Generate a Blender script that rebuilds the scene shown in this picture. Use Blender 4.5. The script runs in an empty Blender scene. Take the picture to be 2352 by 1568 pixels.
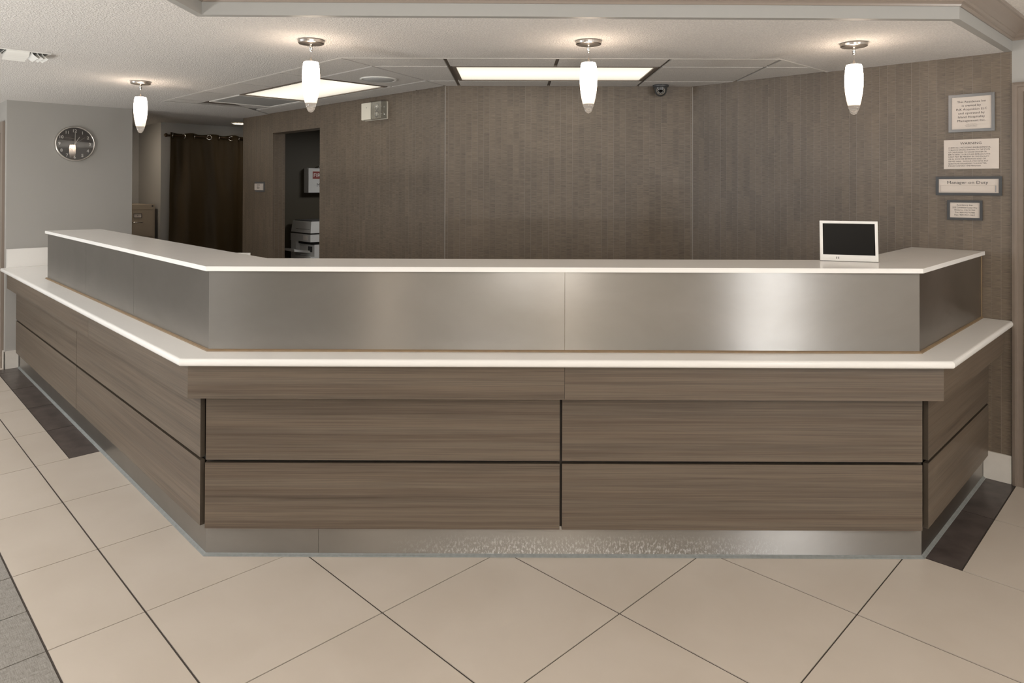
import bpy, bmesh, math, random
from mathutils import Vector, Matrix

random.seed(7)
SC = bpy.context.scene
COL = SC.collection
S2 = math.sqrt(2.0)
R45 = math.radians(45)

# ------------------------------------------------------------------ camera
F_PX, CAM_H, PITCH, ROLL, YAW, PY = 1587.8, 1.549, 0.0061, 0.0031, -0.0013, 418.99
cam_d = bpy.data.cameras.new('camera')
cam = bpy.data.objects.new('camera', cam_d)
COL.objects.link(cam)
cam_d.sensor_fit = 'HORIZONTAL'
cam_d.sensor_width = 36.0
cam_d.lens = 36.0 * F_PX / 2352
cam_d.shift_y = -(784 - PY) / 2352
cam_d.clip_start = 0.05
_cy, _sy = math.cos(YAW), math.sin(YAW)
_cp, _sp = math.cos(PITCH), math.sin(PITCH)
_cr, _sr = math.cos(ROLL), math.sin(ROLL)
_X = Vector((_cy, -_sy, 0)); _Y0 = Vector((_sy, _cy, 0)); _Z0 = Vector((0, 0, 1))
_F = _cp * _Y0 + _sp * _Z0
_Z = -_sp * _Y0 + _cp * _Z0
_right = _cr * _X + _sr * _Z
_up = -_sr * _X + _cr * _Z
M = Matrix.Identity(4)
for i in range(3):
    M[i][0] = _right[i]; M[i][1] = _up[i]; M[i][2] = -_F[i]
M[2][3] = CAM_H
cam.matrix_world = M
SC.camera = cam

# ------------------------------------------------------------------ colour, world, large lights
SC.view_settings.view_transform = 'Standard'
SC.view_settings.look = 'None'
SC.view_settings.gamma = 1.0
SC.view_settings.use_curve_mapping = False
SC.view_settings.exposure = -0.06
W = bpy.data.worlds.new('world'); SC.world = W
W.use_nodes = True
W.node_tree.nodes['Background'].inputs[0].default_value = (0.75, 0.85, 1.0, 1)
W.node_tree.nodes['Background'].inputs[1].default_value = 0.6


def area(name, loc, rot, sx, sy, watts, col):
    d = bpy.data.lights.new(name, 'AREA')
    d.shape = 'RECTANGLE'; d.size = sx; d.size_y = sy
    d.energy = watts; d.color = col
    o = bpy.data.objects.new(name, d); COL.objects.link(o)
    o.location = loc; o.rotation_euler = rot
    return o


DAY = (0.97, 0.985, 1.0)
WARM = (1.0, 0.86, 0.70)
# daylight through the three lobby windows behind the photographer (outside the panes)
WINDOWS = [(4.0, 0.95)]
for cx, w in WINDOWS:
    area('window_daylight', (cx, -5.18, 1.32), (math.radians(90), 0, 0), w, 1.9, 95 * w, DAY)
# unseen second window, added in the far left wall for its cool brightening light
area('window_daylight', (-9.1, 0.6, 1.35), (math.radians(90), 0, math.radians(-90)), 2.2, 1.7, 150, (0.80, 0.90, 1.0))
# unseen corridor fill lamps, added to brighten it; then the printer room ceiling lamp
area('corridor_fill_light', (-4.38, 7.28, 2.25), (0, 0, 0), 0.25, 0.25, 11, WARM)
area('corridor_fill_light', (-2.5, 8.5, 2.25), (0, 0, 0), 0.3, 0.3, 5, WARM)
area('printer_room_light', (-0.9, 7.2, 2.2), (0, 0, 0), 0.5, 0.5, 17, (1.0, 0.97, 0.92))
# warm wall lamps on the rear lobby wall
for x in (-1.95, 0.84):
    area('lobby_wall_lamp', (x, -4.93, 1.6), (math.radians(90), 0, 0), 0.20, 0.6, 9, WARM)
# unseen fill lamps under the lobby ceiling, added for general brightness
NEU = (1.0, 0.99, 0.965)
for x, y, w in [(-0.3, -3.4, 18), (2.8, 0.2, 14), (3.4, -2.6, 20)]:
    area('lobby_fill_light', (x, y, 2.395), (0, 0, 0), 1.2, 0.6, w, NEU)
for x, y, w in [(-3.5, 1.3, 48), (-5.2, 3.6, 48), (-3.6, -2.4, 24)]:
    area('lobby_fill_light', (x, y, 2.255), (0, 0, 0), 0.6, 0.6, w, NEU)
# bare upward fill lights, unseen, added to brighten the ceilings
for x, y, z, w in [(-3.7, 0.7, 0.5, 160), (-5.9, 3.9, 0.6, 75), (0.3, -1.2, 1.0, 235), (4.3, 0.2, 0.5, 105)]:
    area('lobby_fill_uplight', (x, y, z), (math.radians(180), 0, 0), 0.9, 0.9, w, NEU)

# ------------------------------------------------------------------ materials
def new_mat(name):
    m = bpy.data.materials.new(name); m.use_nodes = True
    nt = m.node_tree; nt.nodes.clear()
    out = nt.nodes.new('ShaderNodeOutputMaterial')
    b = nt.nodes.new('ShaderNodeBsdfPrincipled')
    nt.links.new(b.outputs[0], out.inputs[0])
    return m, nt, b, out


def N(nt, typ, **kw):
    n = nt.nodes.new(typ)
    for k, v in kw.items():
        setattr(n, k, v)
    return n


def mathn(nt, op, a, b=None, c=None):
    n = nt.nodes.new('ShaderNodeMath'); n.operation = op
    for i, v in enumerate((a, b, c)):
        if v is None: continue
        if isinstance(v, (int, float)): n.inputs[i].default_value = v
        else: nt.links.new(v, n.inputs[i])
    return n.outputs[0]


def mixc(nt, fac, a, b):
    n = nt.nodes.new('ShaderNodeMix'); n.data_type = 'RGBA'
    for i, v in ((0, fac), (6, a), (7, b)):
        if isinstance(v, (int, float)): n.inputs[i].default_value = v
        elif isinstance(v, tuple): n.inputs[i].default_value = v + (1,) if len(v) == 3 else v
        else: nt.links.new(v, n.inputs[i])
    return n.outputs[2]


def maprange(nt, v, a, b, c, d):
    n = nt.nodes.new('ShaderNodeMapRange')
    nt.links.new(v, n.inputs[0])
    for i, x in enumerate((a, b, c, d)): n.inputs[i + 1].default_value = x
    return n.outputs[0]


def uvsplit(nt):
    tc = N(nt, 'ShaderNodeTexCoord'); sp = N(nt, 'ShaderNodeSeparateXYZ')
    nt.links.new(tc.outputs['UV'], sp.inputs[0])
    return tc, sp.outputs[0], sp.outputs[1]


def comb(nt, x, y, z=0.0):
    n = N(nt, 'ShaderNodeCombineXYZ')
    for i, v in enumerate((x, y, z)):
        if isinstance(v, (int, float)): n.inputs[i].default_value = v
        else: nt.links.new(v, n.inputs[i])
    return n.outputs[0]


def noise(nt, vec, scale, detail=2.0, rough=0.5, dist=0.0):
    n = N(nt, 'ShaderNodeTexNoise')
    if vec is not None: nt.links.new(vec, n.inputs['Vector'])
    n.inputs['Scale'].default_value = scale; n.inputs['Detail'].default_value = detail
    n.inputs['Roughness'].default_value = rough; n.inputs['Distortion'].default_value = dist
    return n.outputs[0]


def bump(nt, b, h, strength, dist):
    n = N(nt, 'ShaderNodeBump'); n.inputs['Strength'].default_value = strength
    n.inputs['Distance'].default_value = dist
    nt.links.new(h, n.inputs['Height']); nt.links.new(n.outputs[0], b.inputs['Normal'])


def plain(name, col, rough=0.5, metal=0.0, spec=0.5, var=0.06, scale=30.0):
    m, nt, b, _ = new_mat(name)
    b.inputs['Roughness'].default_value = rough; b.inputs['Metallic'].default_value = metal
    b.inputs['Specular IOR Level'].default_value = spec
    tc = N(nt, 'ShaderNodeTexCoord')
    f = noise(nt, tc.outputs['Object'], scale, 3)
    c2 = tuple(max(0, x * (1 - var)) for x in col); c1 = tuple(min(1, x * (1 + var)) for x in col)
    nt.links.new(mixc(nt, f, c2, c1), b.inputs['Base Color'])
    return m


def emis(name, col, strength):
    m, nt, b, _ = new_mat(name)
    b.inputs['Base Color'].default_value = col + (1,)
    b.inputs['Emission Color'].default_value = col + (1,)
    b.inputs['Emission Strength'].default_value = strength
    return m


def mat_wallpaper():
    m, nt, b, _ = new_mat('wallpaper')
    tc, u, v = uvsplit(nt)
    cw = 0.0425
    cu = mathn(nt, 'DIVIDE', u, cw)
    ci = mathn(nt, 'FLOOR', cu); cf = mathn(nt, 'FRACT', cu)
    wn = N(nt, 'ShaderNodeTexWhiteNoise', noise_dimensions='1D'); nt.links.new(ci, wn.inputs['W'])
    off = wn.outputs['Value']
    ri = mathn(nt, 'FLOOR', mathn(nt, 'ADD', mathn(nt, 'DIVIDE', v, 0.27), mathn(nt, 'MULTIPLY', off, 7.0)))
    wn2 = N(nt, 'ShaderNodeTexWhiteNoise', noise_dimensions='2D'); nt.links.new(comb(nt, ci, ri), wn2.inputs['Vector'])
    blk = wn2.outputs['Value']
    shift = mathn(nt, 'MULTIPLY', ci, 3.37)
    st = noise(nt, comb(nt, mathn(nt, 'ADD', mathn(nt, 'MULTIPLY', u, 15), shift), mathn(nt, 'MULTIPLY', v, 380)), 1.0, 3, 0.65)
    rib = mathn(nt, 'MULTIPLY_ADD', mathn(nt, 'SINE', mathn(nt, 'MULTIPLY', v, 2 * math.pi / 0.0072)), 0.5, 0.5)
    patch = noise(nt, comb(nt, mathn(nt, 'MULTIPLY', u, 6), mathn(nt, 'MULTIPLY', v, 3)), 1.0, 2)
    stc = maprange(nt, st, 0.33, 0.67, 0, 1)
    val = mathn(nt, 'ADD', mathn(nt, 'MULTIPLY', stc, 0.55),
                mathn(nt, 'ADD', mathn(nt, 'MULTIPLY', mathn(nt, 'MULTIPLY', rib, blk), 0.24),
                      mathn(nt, 'ADD', mathn(nt, 'MULTIPLY', blk, 0.03), mathn(nt, 'MULTIPLY', patch, 0.20))))
    col = mixc(nt, val, (0.055, 0.040, 0.026), (0.247, 0.188, 0.131))
    dark = mathn(nt, 'GREATER_THAN', cf, 0.965)
    col = mixc(nt, mathn(nt, 'MULTIPLY', dark, 0.45), col, (0.06, 0.048, 0.038))
    lmask = mathn(nt, 'MULTIPLY', mathn(nt, 'LESS_THAN', cf, 0.045), mathn(nt, 'MULTIPLY_ADD', off, 0.35, 0.12))
    col = mixc(nt, lmask, col, (0.36, 0.31, 0.26))
    nt.links.new(col, b.inputs['Base Color'])
    b.inputs['Specular IOR Level'].default_value = 0.8
    nt.links.new(maprange(nt, st, 0.3, 0.7, 0.58, 0.38), b.inputs['Roughness'])
    bump(nt, b, stc, 0.04, 0.001)
    return m


def mat_wood():
    m, nt, b, _ = new_mat('taupe_laminate')
    tc, u, v = uvsplit(nt)
    oi = N(nt, 'ShaderNodeObjectInfo'); rn = oi.outputs['Random']
    uu = mathn(nt, 'ADD', u, mathn(nt, 'MULTIPLY', rn, 37.0))
    vv = mathn(nt, 'ADD', v, mathn(nt, 'MULTIPLY', rn, 11.0))
    fine = noise(nt, comb(nt, mathn(nt, 'MULTIPLY', uu, 2.2), mathn(nt, 'MULTIPLY', vv, 380)), 1.0, 3, 0.7)
    mid = noise(nt, comb(nt, mathn(nt, 'MULTIPLY', uu, 0.9), mathn(nt, 'MULTIPLY', vv, 75)), 1.0, 3, 0.6, 0.3)
    wide = noise(nt, comb(nt, mathn(nt, 'MULTIPLY', uu, 0.35), mathn(nt, 'MULTIPLY', vv, 16)), 1.0, 2, 0.5)
    val = mathn(nt, 'ADD', mathn(nt, 'MULTIPLY', fine, 0.55), mathn(nt, 'ADD', mathn(nt, 'MULTIPLY', mid, 0.4), mathn(nt, 'MULTIPLY', wide, 0.35)))
    f = maprange(nt, val, 0.44, 0.76, 0, 1)
    col = mixc(nt, f, (0.055, 0.040, 0.029), (0.159, 0.124, 0.092))
    hue = noise(nt, comb(nt, mathn(nt, 'MULTIPLY', uu, 0.25), mathn(nt, 'MULTIPLY', vv, 22)), 1.3, 1)
    col = mixc(nt, maprange(nt, hue, 0.35, 0.65, 0, 0.45), col, mixc(nt, f, (0.063, 0.039, 0.025), (0.150, 0.107, 0.074)))
    nt.links.new(col, b.inputs['Base Color'])
    b.inputs['Roughness'].default_value = 0.42
    bump(nt, b, fine, 0.12, 0.001)
    return m


def mat_steel(name, plinth=False):
    m, nt, b, _ = new_mat(name)
    tc, u, v = uvsplit(nt)
    brush = noise(nt, comb(nt, mathn(nt, 'MULTIPLY', u, 5), mathn(nt, 'MULTIPLY', v, 900)), 1.0, 2, 0.6)
    blot = noise(nt, comb(nt, mathn(nt, 'MULTIPLY', u, 2.2), mathn(nt, 'MULTIPLY', v, 4)), 1.0, 4, 0.6, 0.5)
    col = mixc(nt, maprange(nt, blot, 0.35, 0.68, 0, 1), (0.332, 0.316, 0.294), (0.360, 0.344, 0.324))
    rough = maprange(nt, blot, 0.3, 0.7, 0.30, 0.27)
    if plinth:
        sc = noise(nt, comb(nt, mathn(nt, 'MULTIPLY', u, 120), mathn(nt, 'MULTIPLY', v, 60)), 1.0, 3, 0.7)
        area_m = mathn(nt, 'SUBTRACT', 1.0, mathn(nt, 'POWER', mathn(nt, 'DIVIDE', mathn(nt, 'SUBTRACT', u, 0.12), 0.85), 2.0))   # scuffed by shoes along the middle of the front
        low = maprange(nt, v, 0.01, 0.095, 1, 0)
        k = mathn(nt, 'MULTIPLY', maprange(nt, sc, 0.50, 0.62, 0, 1), mathn(nt, 'MULTIPLY', low, maprange(nt, area_m, 0.0, 0.9, 0, 0.75)))
        col = mixc(nt, k, col, (0.72, 0.72, 0.72))
        nt.links.new(mathn(nt, 'SUBTRACT', 1.0, mathn(nt, 'MULTIPLY', k, 0.8)), b.inputs['Metallic'])
        rough = mathn(nt, 'ADD', rough, mathn(nt, 'MULTIPLY', k, 0.4))
    else:
        b.inputs['Metallic'].default_value = 1.0
    nt.links.new(col, b.inputs['Base Color'])
    nt.links.new(mathn(nt, 'ADD', rough, mathn(nt, 'MULTIPLY', brush, 0.06)), b.inputs['Roughness'])
    b.inputs['Anisotropic'].default_value = 1.0
    tg = N(nt, 'ShaderNodeTangent', direction_type='UV_MAP'); nt.links.new(tg.outputs[0], b.inputs['Tangent'])
    b.inputs['Anisotropic Rotation'].default_value = 0.25
    bump(nt, b, brush, 0.05, 0.0006)
    return m


def mat_tile(name, c1, c2, rough, sc=3.0):
    m, nt, b, _ = new_mat(name)
    tc = N(nt, 'ShaderNodeTexCoord'); oi = N(nt, 'ShaderNodeObjectInfo')
    g = N(nt, 'ShaderNodeNewGeometry')
    a = noise(nt, g.outputs['Position'], sc, 4, 0.55, 0.4)
    f = mathn(nt, 'ADD', mathn(nt, 'MULTIPLY', maprange(nt, a, 0.3, 0.7, 0, 1), 0.75), mathn(nt, 'MULTIPLY', oi.outputs['Random'], 0.25))
    nt.links.new(mixc(nt, f, c1, c2), b.inputs['Base Color'])
    b.inputs['Roughness'].default_value = rough
    d = noise(nt, g.outputs['Position'], 180, 2)
    bump(nt, b, d, 0.03, 0.001)
    return m


def mat_woven():
    m, nt, b, _ = new_mat('grey_woven_tile')
    g = N(nt, 'ShaderNodeNewGeometry')
    mp = N(nt, 'ShaderNodeMapping'); mp.inputs['Rotation'].default_value = (0, 0, R45)
    nt.links.new(g.outputs['Position'], mp.inputs['Vector'])
    sp = N(nt, 'ShaderNodeSeparateXYZ'); nt.links.new(mp.outputs[0], sp.inputs[0])
    a = noise(nt, comb(nt, mathn(nt, 'MULTIPLY', sp.outputs[0], 30), mathn(nt, 'MULTIPLY', sp.outputs[1], 420)), 1, 3, 0.7)
    c = noise(nt, comb(nt, mathn(nt, 'MULTIPLY', sp.outputs[0], 420), mathn(nt, 'MULTIPLY', sp.outputs[1], 30)), 1, 3, 0.7)
    f = maprange(nt, mathn(nt, 'ADD', a, c), 0.7, 1.3, 0, 1)
    nt.links.new(mixc(nt, f, (0.13, 0.118, 0.102), (0.345, 0.325, 0.298)), b.inputs['Base Color'])
    b.inputs['Roughness'].default_value = 0.6
    bump(nt, b, f, 0.2, 0.001)
    return m


def mat_popcorn(name, col, scale, strength, dist):
    m, nt, b, _ = new_mat(name)
    g = N(nt, 'ShaderNodeNewGeometry')
    a = noise(nt, g.outputs['Position'], scale, 3, 0.65)
    f = maprange(nt, a, 0.35, 0.65, 0, 1)
    nt.links.new(mixc(nt, f, tuple(x * 0.82 for x in col), col), b.inputs['Base Color'])
    b.inputs['Roughness'].default_value = 0.9
    b.inputs['Specular IOR Level'].default_value = 0.15
    bump(nt, b, f, strength, dist)
    return m


def mat_painted(name, col):
    m, nt, b, _ = new_mat(name)
    g = N(nt, 'ShaderNodeNewGeometry')
    a = noise(nt, g.outputs['Position'], 220, 2, 0.6)
    w = noise(nt, g.outputs['Position'], 1.4, 2)
    nt.links.new(mixc(nt, w, tuple(x * 0.95 for x in col), col), b.inputs['Base Color'])
    b.inputs['Roughness'].default_value = 0.55
    bump(nt, b, a, 0.12, 0.001)
    return m


def mat_glass(name, rough=0.02, tint=(1, 1, 1)):
    m, nt, b, _ = new_mat(name)
    b.inputs['Base Color'].default_value = tint + (1,)
    b.inputs['Transmission Weight'].default_value = 1.0
    b.inputs['Roughness'].default_value = rough
    b.inputs['IOR'].default_value = 1.45
    return m


def mat_pane(name):
    m, nt, b, out = new_mat(name)
    tr = N(nt, 'ShaderNodeBsdfTransparent'); gl = N(nt, 'ShaderNodeBsdfGlossy'); mx = N(nt, 'ShaderNodeMixShader')
    gl.inputs['Roughness'].default_value = 0.0
    fr = N(nt, 'ShaderNodeFresnel'); fr.inputs[0].default_value = 1.5
    nt.links.new(fr.outputs[0], mx.inputs[0]); nt.links.new(tr.outputs[0], mx.inputs[1]); nt.links.new(gl.outputs[0], mx.inputs[2])
    nt.links.new(mx.outputs[0], out.inputs[0])
    return m


def mat_fabric():
    m, nt, b, _ = new_mat('brown_satin_curtain')
    tc, u, v = uvsplit(nt)
    a = noise(nt, comb(nt, mathn(nt, 'MULTIPLY', u, 500), mathn(nt, 'MULTIPLY', v, 90)), 1, 2)
    nt.links.new(mixc(nt, a, (0.036, 0.023, 0.009), (0.075, 0.049, 0.020)), b.inputs['Base Color'])
    b.inputs['Roughness'].default_value = 0.6
    b.inputs['Specular IOR Level'].default_value = 0.3
    return m


MP = mat_wallpaper(); MWOOD = mat_wood()
MST = mat_steel('brushed_steel'); MPL = mat_steel('scuffed_steel', True)
MTILE = mat_tile('beige_porcelain', (0.463, 0.405, 0.343), (0.513, 0.455, 0.393), 0.38)
MDARK = mat_tile('dark_brown_slate', (0.030, 0.023, 0.021), (0.100, 0.080, 0.073), 0.32, 11.0)
MGREY = mat_woven()
MGROUT = plain('brown_grout', (0.050, 0.039, 0.032), 0.9)
MPOP = mat_popcorn('popcorn_ceiling', (0.88, 0.842, 0.800), 120, 0.85, 0.006)
MACT = mat_popcorn('acoustic_tile', (0.88, 0.838, 0.786), 190, 0.9, 0.004)
MTEE = plain('taupe_grid_bar', (0.16, 0.13, 0.105), 0.5)
MTRIMW = plain('white_grid_edge', (0.80, 0.77, 0.72), 0.5)
MGW = mat_painted('grey_wall_paint', (0.399, 0.387, 0.363))
MFAS = mat_painted('pale_grey_fascia', (0.353, 0.344, 0.323))
MCROWN = plain('taupe_trim_paint', (0.235, 0.190, 0.155), 0.32)
MDOOR = plain('brown_door_wood', (0.10, 0.072, 0.05), 0.4, var=0.15, scale=8)
MQ = plain('white_quartz', (0.86, 0.84, 0.81), 0.2, spec=0.3, var=0.02, scale=6)
MBASE = plain('cream_base_tile', (0.66, 0.62, 0.565), 0.35, var=0.04)
MCAULK = plain('grey_sealant', (0.19, 0.20, 0.195), 0.6, var=0.25, scale=60)
MSTRIP = plain('brown_wood_strip', (0.24, 0.165, 0.095), 0.5, var=0.2)
MCARC = plain('dark_carcass', (0.035, 0.027, 0.021), 0.6)
MEDGE = plain('brown_panel_edge', (0.060, 0.045, 0.031), 0.5)
MNICK = plain('brushed_nickel', (0.52, 0.48, 0.44), 0.3, 1.0)
MCHROME = plain('chrome', (0.75, 0.74, 0.72), 0.12, 1.0, var=0.02)
MWHITE = plain('white_plastic', (0.78, 0.76, 0.73), 0.35, var=0.02)
MCREAM = plain('cream_plastic', (0.78, 0.74, 0.64), 0.4, var=0.02)
MBLACK = plain('black_plastic', (0.012, 0.012, 0.012), 0.35)
MSCREEN = plain('black_screen', (0.005, 0.004, 0.003), 0.25, spec=0.1)
MGREYPL = plain('grey_plastic', (0.30, 0.31, 0.33), 0.4)
MDKGREY = plain('charcoal_frame', (0.055, 0.056, 0.058), 0.4)
MSLATE = plain('slate_grey_frame', (0.21, 0.21, 0.212), 0.38, 0.6)
MPAPER = plain('cream_sign_paper', (0.64, 0.57, 0.51), 0.45, var=0.02)
MINK = plain('dark_ink', (0.05, 0.045, 0.045), 0.6)
MINKW = plain('white_print', (0.85, 0.83, 0.80), 0.5)
MBEIGE = plain('beige_steel_paint', (0.42, 0.35, 0.265), 0.4, var=0.03)
MPRN = plain('light_grey_printer', (0.66, 0.67, 0.67), 0.4, var=0.03)
MRED = plain('dark_red_print', (0.24, 0.03, 0.025), 0.5)
MVENT = plain('grey_perforated_grille', (0.45, 0.445, 0.43), 0.6, var=0.25, scale=250)
MBLIND = plain('white_enamel', (0.80, 0.79, 0.75), 0.35, var=0.02)
MFAB = mat_fabric()
MROD = plain('bronze_rod', (0.10, 0.065, 0.04), 0.3, 0.8)
MGLASS = mat_glass('clear_glass'); MLENS = mat_glass('clear_lens', 0.12)
MPANE = mat_pane('thin_pane')
MDIAL = plain('black_brown_dial', (0.045, 0.036, 0.031), 0.5)
def mat_troffer():
    m, nt, b, _ = new_mat('troffer_diffuser')
    tc = N(nt, 'ShaderNodeTexCoord'); sp = N(nt, 'ShaderNodeSeparateXYZ')
    nt.links.new(tc.outputs['Object'], sp.inputs[0])
    y2 = mathn(nt, 'POWER', mathn(nt, 'ABSOLUTE', mathn(nt, 'DIVIDE', sp.outputs[1], 0.27)), 2.0)
    b.inputs['Base Color'].default_value = (0.8, 0.78, 0.72, 1)
    b.inputs['Emission Color'].default_value = (1.0, 0.925, 0.77, 1)
    nt.links.new(maprange(nt, y2, 0, 1, 1.15, 0.62), b.inputs['Emission Strength'])   # tubes run behind the middle
    return m


MTROF = mat_troffer()
MDOWN = emis('downlight_glow', (1.0, 0.86, 0.62), 8.0)


def mat_opal():
    m, nt, b, _ = new_mat('opal_glass_lit')
    tc = N(nt, 'ShaderNodeTexCoord'); sp = N(nt, 'ShaderNodeSeparateXYZ')
    nt.links.new(tc.outputs['Object'], sp.inputs[0])
    sw = noise(nt, comb(nt, mathn(nt, 'MULTIPLY', sp.outputs[0], 60), mathn(nt, 'MULTIPLY', sp.outputs[1], 60), mathn(nt, 'MULTIPLY', sp.outputs[2], 14)), 1, 3)
    t = maprange(nt, sp.outputs[2], -0.31, -0.15, 0.0, 1.0)
    prof = mathn(nt, 'MULTIPLY_ADD', mathn(nt, 'POWER', t, 2.3), 27.0, 0.95)     # lamp sits in the upper half of the shade
    b.inputs['Base Color'].default_value = (0.9, 0.85, 0.78, 1)
    b.inputs['Emission Color'].default_value = (1.0, 0.81, 0.64, 1)
    prof = mathn(nt, 'MULTIPLY', prof, maprange(nt, sp.outputs[2], -0.314, -0.3095, 0.22, 1.0))
    nt.links.new(mathn(nt, 'MULTIPLY', prof, maprange(nt, sw, 0.3, 0.7, 0.72, 1.1)), b.inputs['Emission Strength'])
    b.inputs['Roughness'].default_value = 0.2
    return m


def mat_frost():
    m, nt, b, _ = new_mat('frosted_lens')
    b.inputs['Base Color'].default_value = (0.75, 0.73, 0.66, 1)
    b.inputs['Transmission Weight'].default_value = 0.85
    b.inputs['Roughness'].default_value = 0.18
    return m


MOPAL = mat_opal()

# ------------------------------------------------------------------ mesh helpers
def pq(p, q, z=0.0):
    return Vector(((q - p) / S2, (p + q) / S2, z))


def set_uv(me, mw=None):
    """metric UVs: u along the face's horizontal tangent, v up (x,y on flat faces)"""
    uv = me.uv_layers.new(name='UVMap')
    for f in me.polygons:
        n = f.normal
        if abs(n.z) < 0.75:
            t = Vector((-n.y, n.x, 0)).normalized()
            for li in f.loop_indices:
                c = me.vertices[me.loops[li].vertex_index].co
                uv.data[li].uv = (c.dot(t), c.z)
        else:
            for li in f.loop_indices:
                c = me.vertices[me.loops[li].vertex_index].co
                uv.data[li].uv = (c.x, c.y)


def mk(name, bm, mat, parent=None, world=False, smooth=False, kind=None):
    bmesh.ops.recalc_face_normals(bm, faces=bm.faces)
    me = bpy.data.meshes.new(name)
    if world and parent is not None:
        bm.transform(parent.matrix_basis.inverted())
    bm.to_mesh(me); bm.free()
    me.update()
    set_uv(me)
    if smooth:
        for f in me.polygons: f.use_smooth = True
    mats = mat if isinstance(mat, (list, tuple)) else [mat]
    for x in mats: me.materials.append(x)
    o = bpy.data.objects.new(name, me); COL.objects.link(o)
    if parent is not None: o.parent = parent
    if kind: o['kind'] = kind
    return o


def tag(o, label, cat, group=None):
    o['label'] = label; o['category'] = cat
    if group: o['group'] = group
    return o


def thing(name, label, cat, loc=(0, 0, 0), rz=0.0, group=None):
    o = bpy.data.objects.new(name, None); COL.objects.link(o)
    o.empty_display_size = 0.05
    o.location = loc; o.rotation_euler = (0, 0, rz)
    o.matrix_basis = Matrix.Translation(Vector(loc)) @ Matrix.Rotation(rz, 4, 'Z')
    return tag(o, label, cat, group)


def struct(name, bm, mat, parent=None, smooth=False):
    o = mk(name, bm, mat, parent, smooth=smooth)
    if parent is None: o['kind'] = 'structure'
    return o


def prism(bm, pts, z0, z1):
    """closed prism from plan points (Vectors/tuples)"""
    lo = [bm.verts.new((p[0], p[1], z0)) for p in pts]
    hi = [bm.verts.new((p[0], p[1], z1)) for p in pts]
    n = len(pts)
    bm.faces.new(lo[::-1]); bm.faces.new(hi)
    for i in range(n):
        bm.faces.new((lo[i], lo[(i + 1) % n], hi[(i + 1) % n], hi[i]))
    return lo + hi


def box(bm, x0, x1, y0, y1, z0, z1):
    return prism(bm, [(x0, y0), (x1, y0), (x1, y1), (x0, y1)], z0, z1)


def pqbox(bm, p0, p1, q0, q1, z0, z1):
    return prism(bm, [pq(p0, q0), pq(p0, q1), pq(p1, q1), pq(p1, q0)], z0, z1)


def bevel(bm, w, seg=1, angle=0.5):
    es = [e for e in bm.edges if len(e.link_faces) == 2 and e.calc_face_angle(0) > angle]
    bmesh.ops.bevel(bm, geom=es, offset=w, segments=seg, affect='EDGES', profile=0.5)


def cyl(bm, c, r, z0, z1, seg=24, r2=None):
    r2 = r if r2 is None else r2
    lo = [bm.verts.new((c[0] + r * math.cos(2 * math.pi * i / seg), c[1] + r * math.sin(2 * math.pi * i / seg), z0)) for i in range(seg)]
    hi = [bm.verts.new((c[0] + r2 * math.cos(2 * math.pi * i / seg), c[1] + r2 * math.sin(2 * math.pi * i / seg), z1)) for i in range(seg)]
    bm.faces.new(lo[::-1]); bm.faces.new(hi)
    for i in range(seg):
        j = (i + 1) % seg
        bm.faces.new((lo[i], lo[j], hi[j], hi[i]))
    return lo + hi


def lathe(bm, prof, seg=32):
    """prof: list of (r,z); r==0 ends become poles"""
    rings = []
    for r, z in prof:
        if r < 1e-6: rings.append([bm.verts.new((0, 0, z))])
        else: rings.append([bm.verts.new((r * math.cos(2 * math.pi * i / seg), r * math.sin(2 * math.pi * i / seg), z)) for i in range(seg)])
    for a, b in zip(rings, rings[1:]):
        for i in range(seg):
            j = (i + 1) % seg
            if len(a) == 1 and len(b) == 1: continue
            if len(a) == 1: bm.faces.new((a[0], b[i], b[j]))
            elif len(b) == 1: bm.faces.new((a[i], b[0], a[j]))
            else: bm.faces.new((a[i], b[i], b[j], a[j]))
    return [v for r in rings for v in r]


def tube(bm, pts, r, seg=8):
    pts = [Vector(p) for p in pts]
    rings = []
    for k, p in enumerate(pts):
        t = (pts[min(k + 1, len(pts) - 1)] - pts[max(k - 1, 0)]).normalized()
        a = Vector((0, 0, 1)) if abs(t.z) < 0.9 else Vector((1, 0, 0))
        n = t.cross(a).normalized(); b2 = t.cross(n)
        rings.append([bm.verts.new(p + r * (math.cos(2 * math.pi * i / seg) * n + math.sin(2 * math.pi * i / seg) * b2)) for i in range(seg)])
    for a, b in zip(rings, rings[1:]):
        for i in range(seg):
            j = (i + 1) % seg
            bm.faces.new((a[i], a[j], b[j], b[i]))
    bm.faces.new(rings[0][::-1]); bm.faces.new(rings[-1])


def sweep(bm, path, prof, right=True):
    """sweep closed profile [(offset, z)] along a plan polyline with mitred corners; offset to the right of travel"""
    path = [Vector((p[0], p[1])) for p in path]
    n = len(path); cols = []
    for i in range(n):
        d0 = (path[i] - path[i - 1]).normalized() if i > 0 else None
        d1 = (path[i + 1] - path[i]).normalized() if i < n - 1 else None
        d0 = d0 or d1; d1 = d1 or d0
        n0 = Vector((d0.y, -d0.x)); n1 = Vector((d1.y, -d1.x))
        m = (n0 + n1); m = m / max(1e-6, m.dot(n0)) if m.length > 1e-6 else n0
        if not right: m = -m
        cols.append([bm.verts.new((path[i].x + m.x * o, path[i].y + m.y * o, z)) for o, z in prof])
    k = len(prof)
    for a, b in zip(cols, cols[1:]):
        for i in range(k):
            j = (i + 1) % k
            bm.faces.new((a[i], a[j], b[j], b[i]))
    bm.faces.new(cols[0]); bm.faces.new(cols[-1][::-1])


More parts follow.
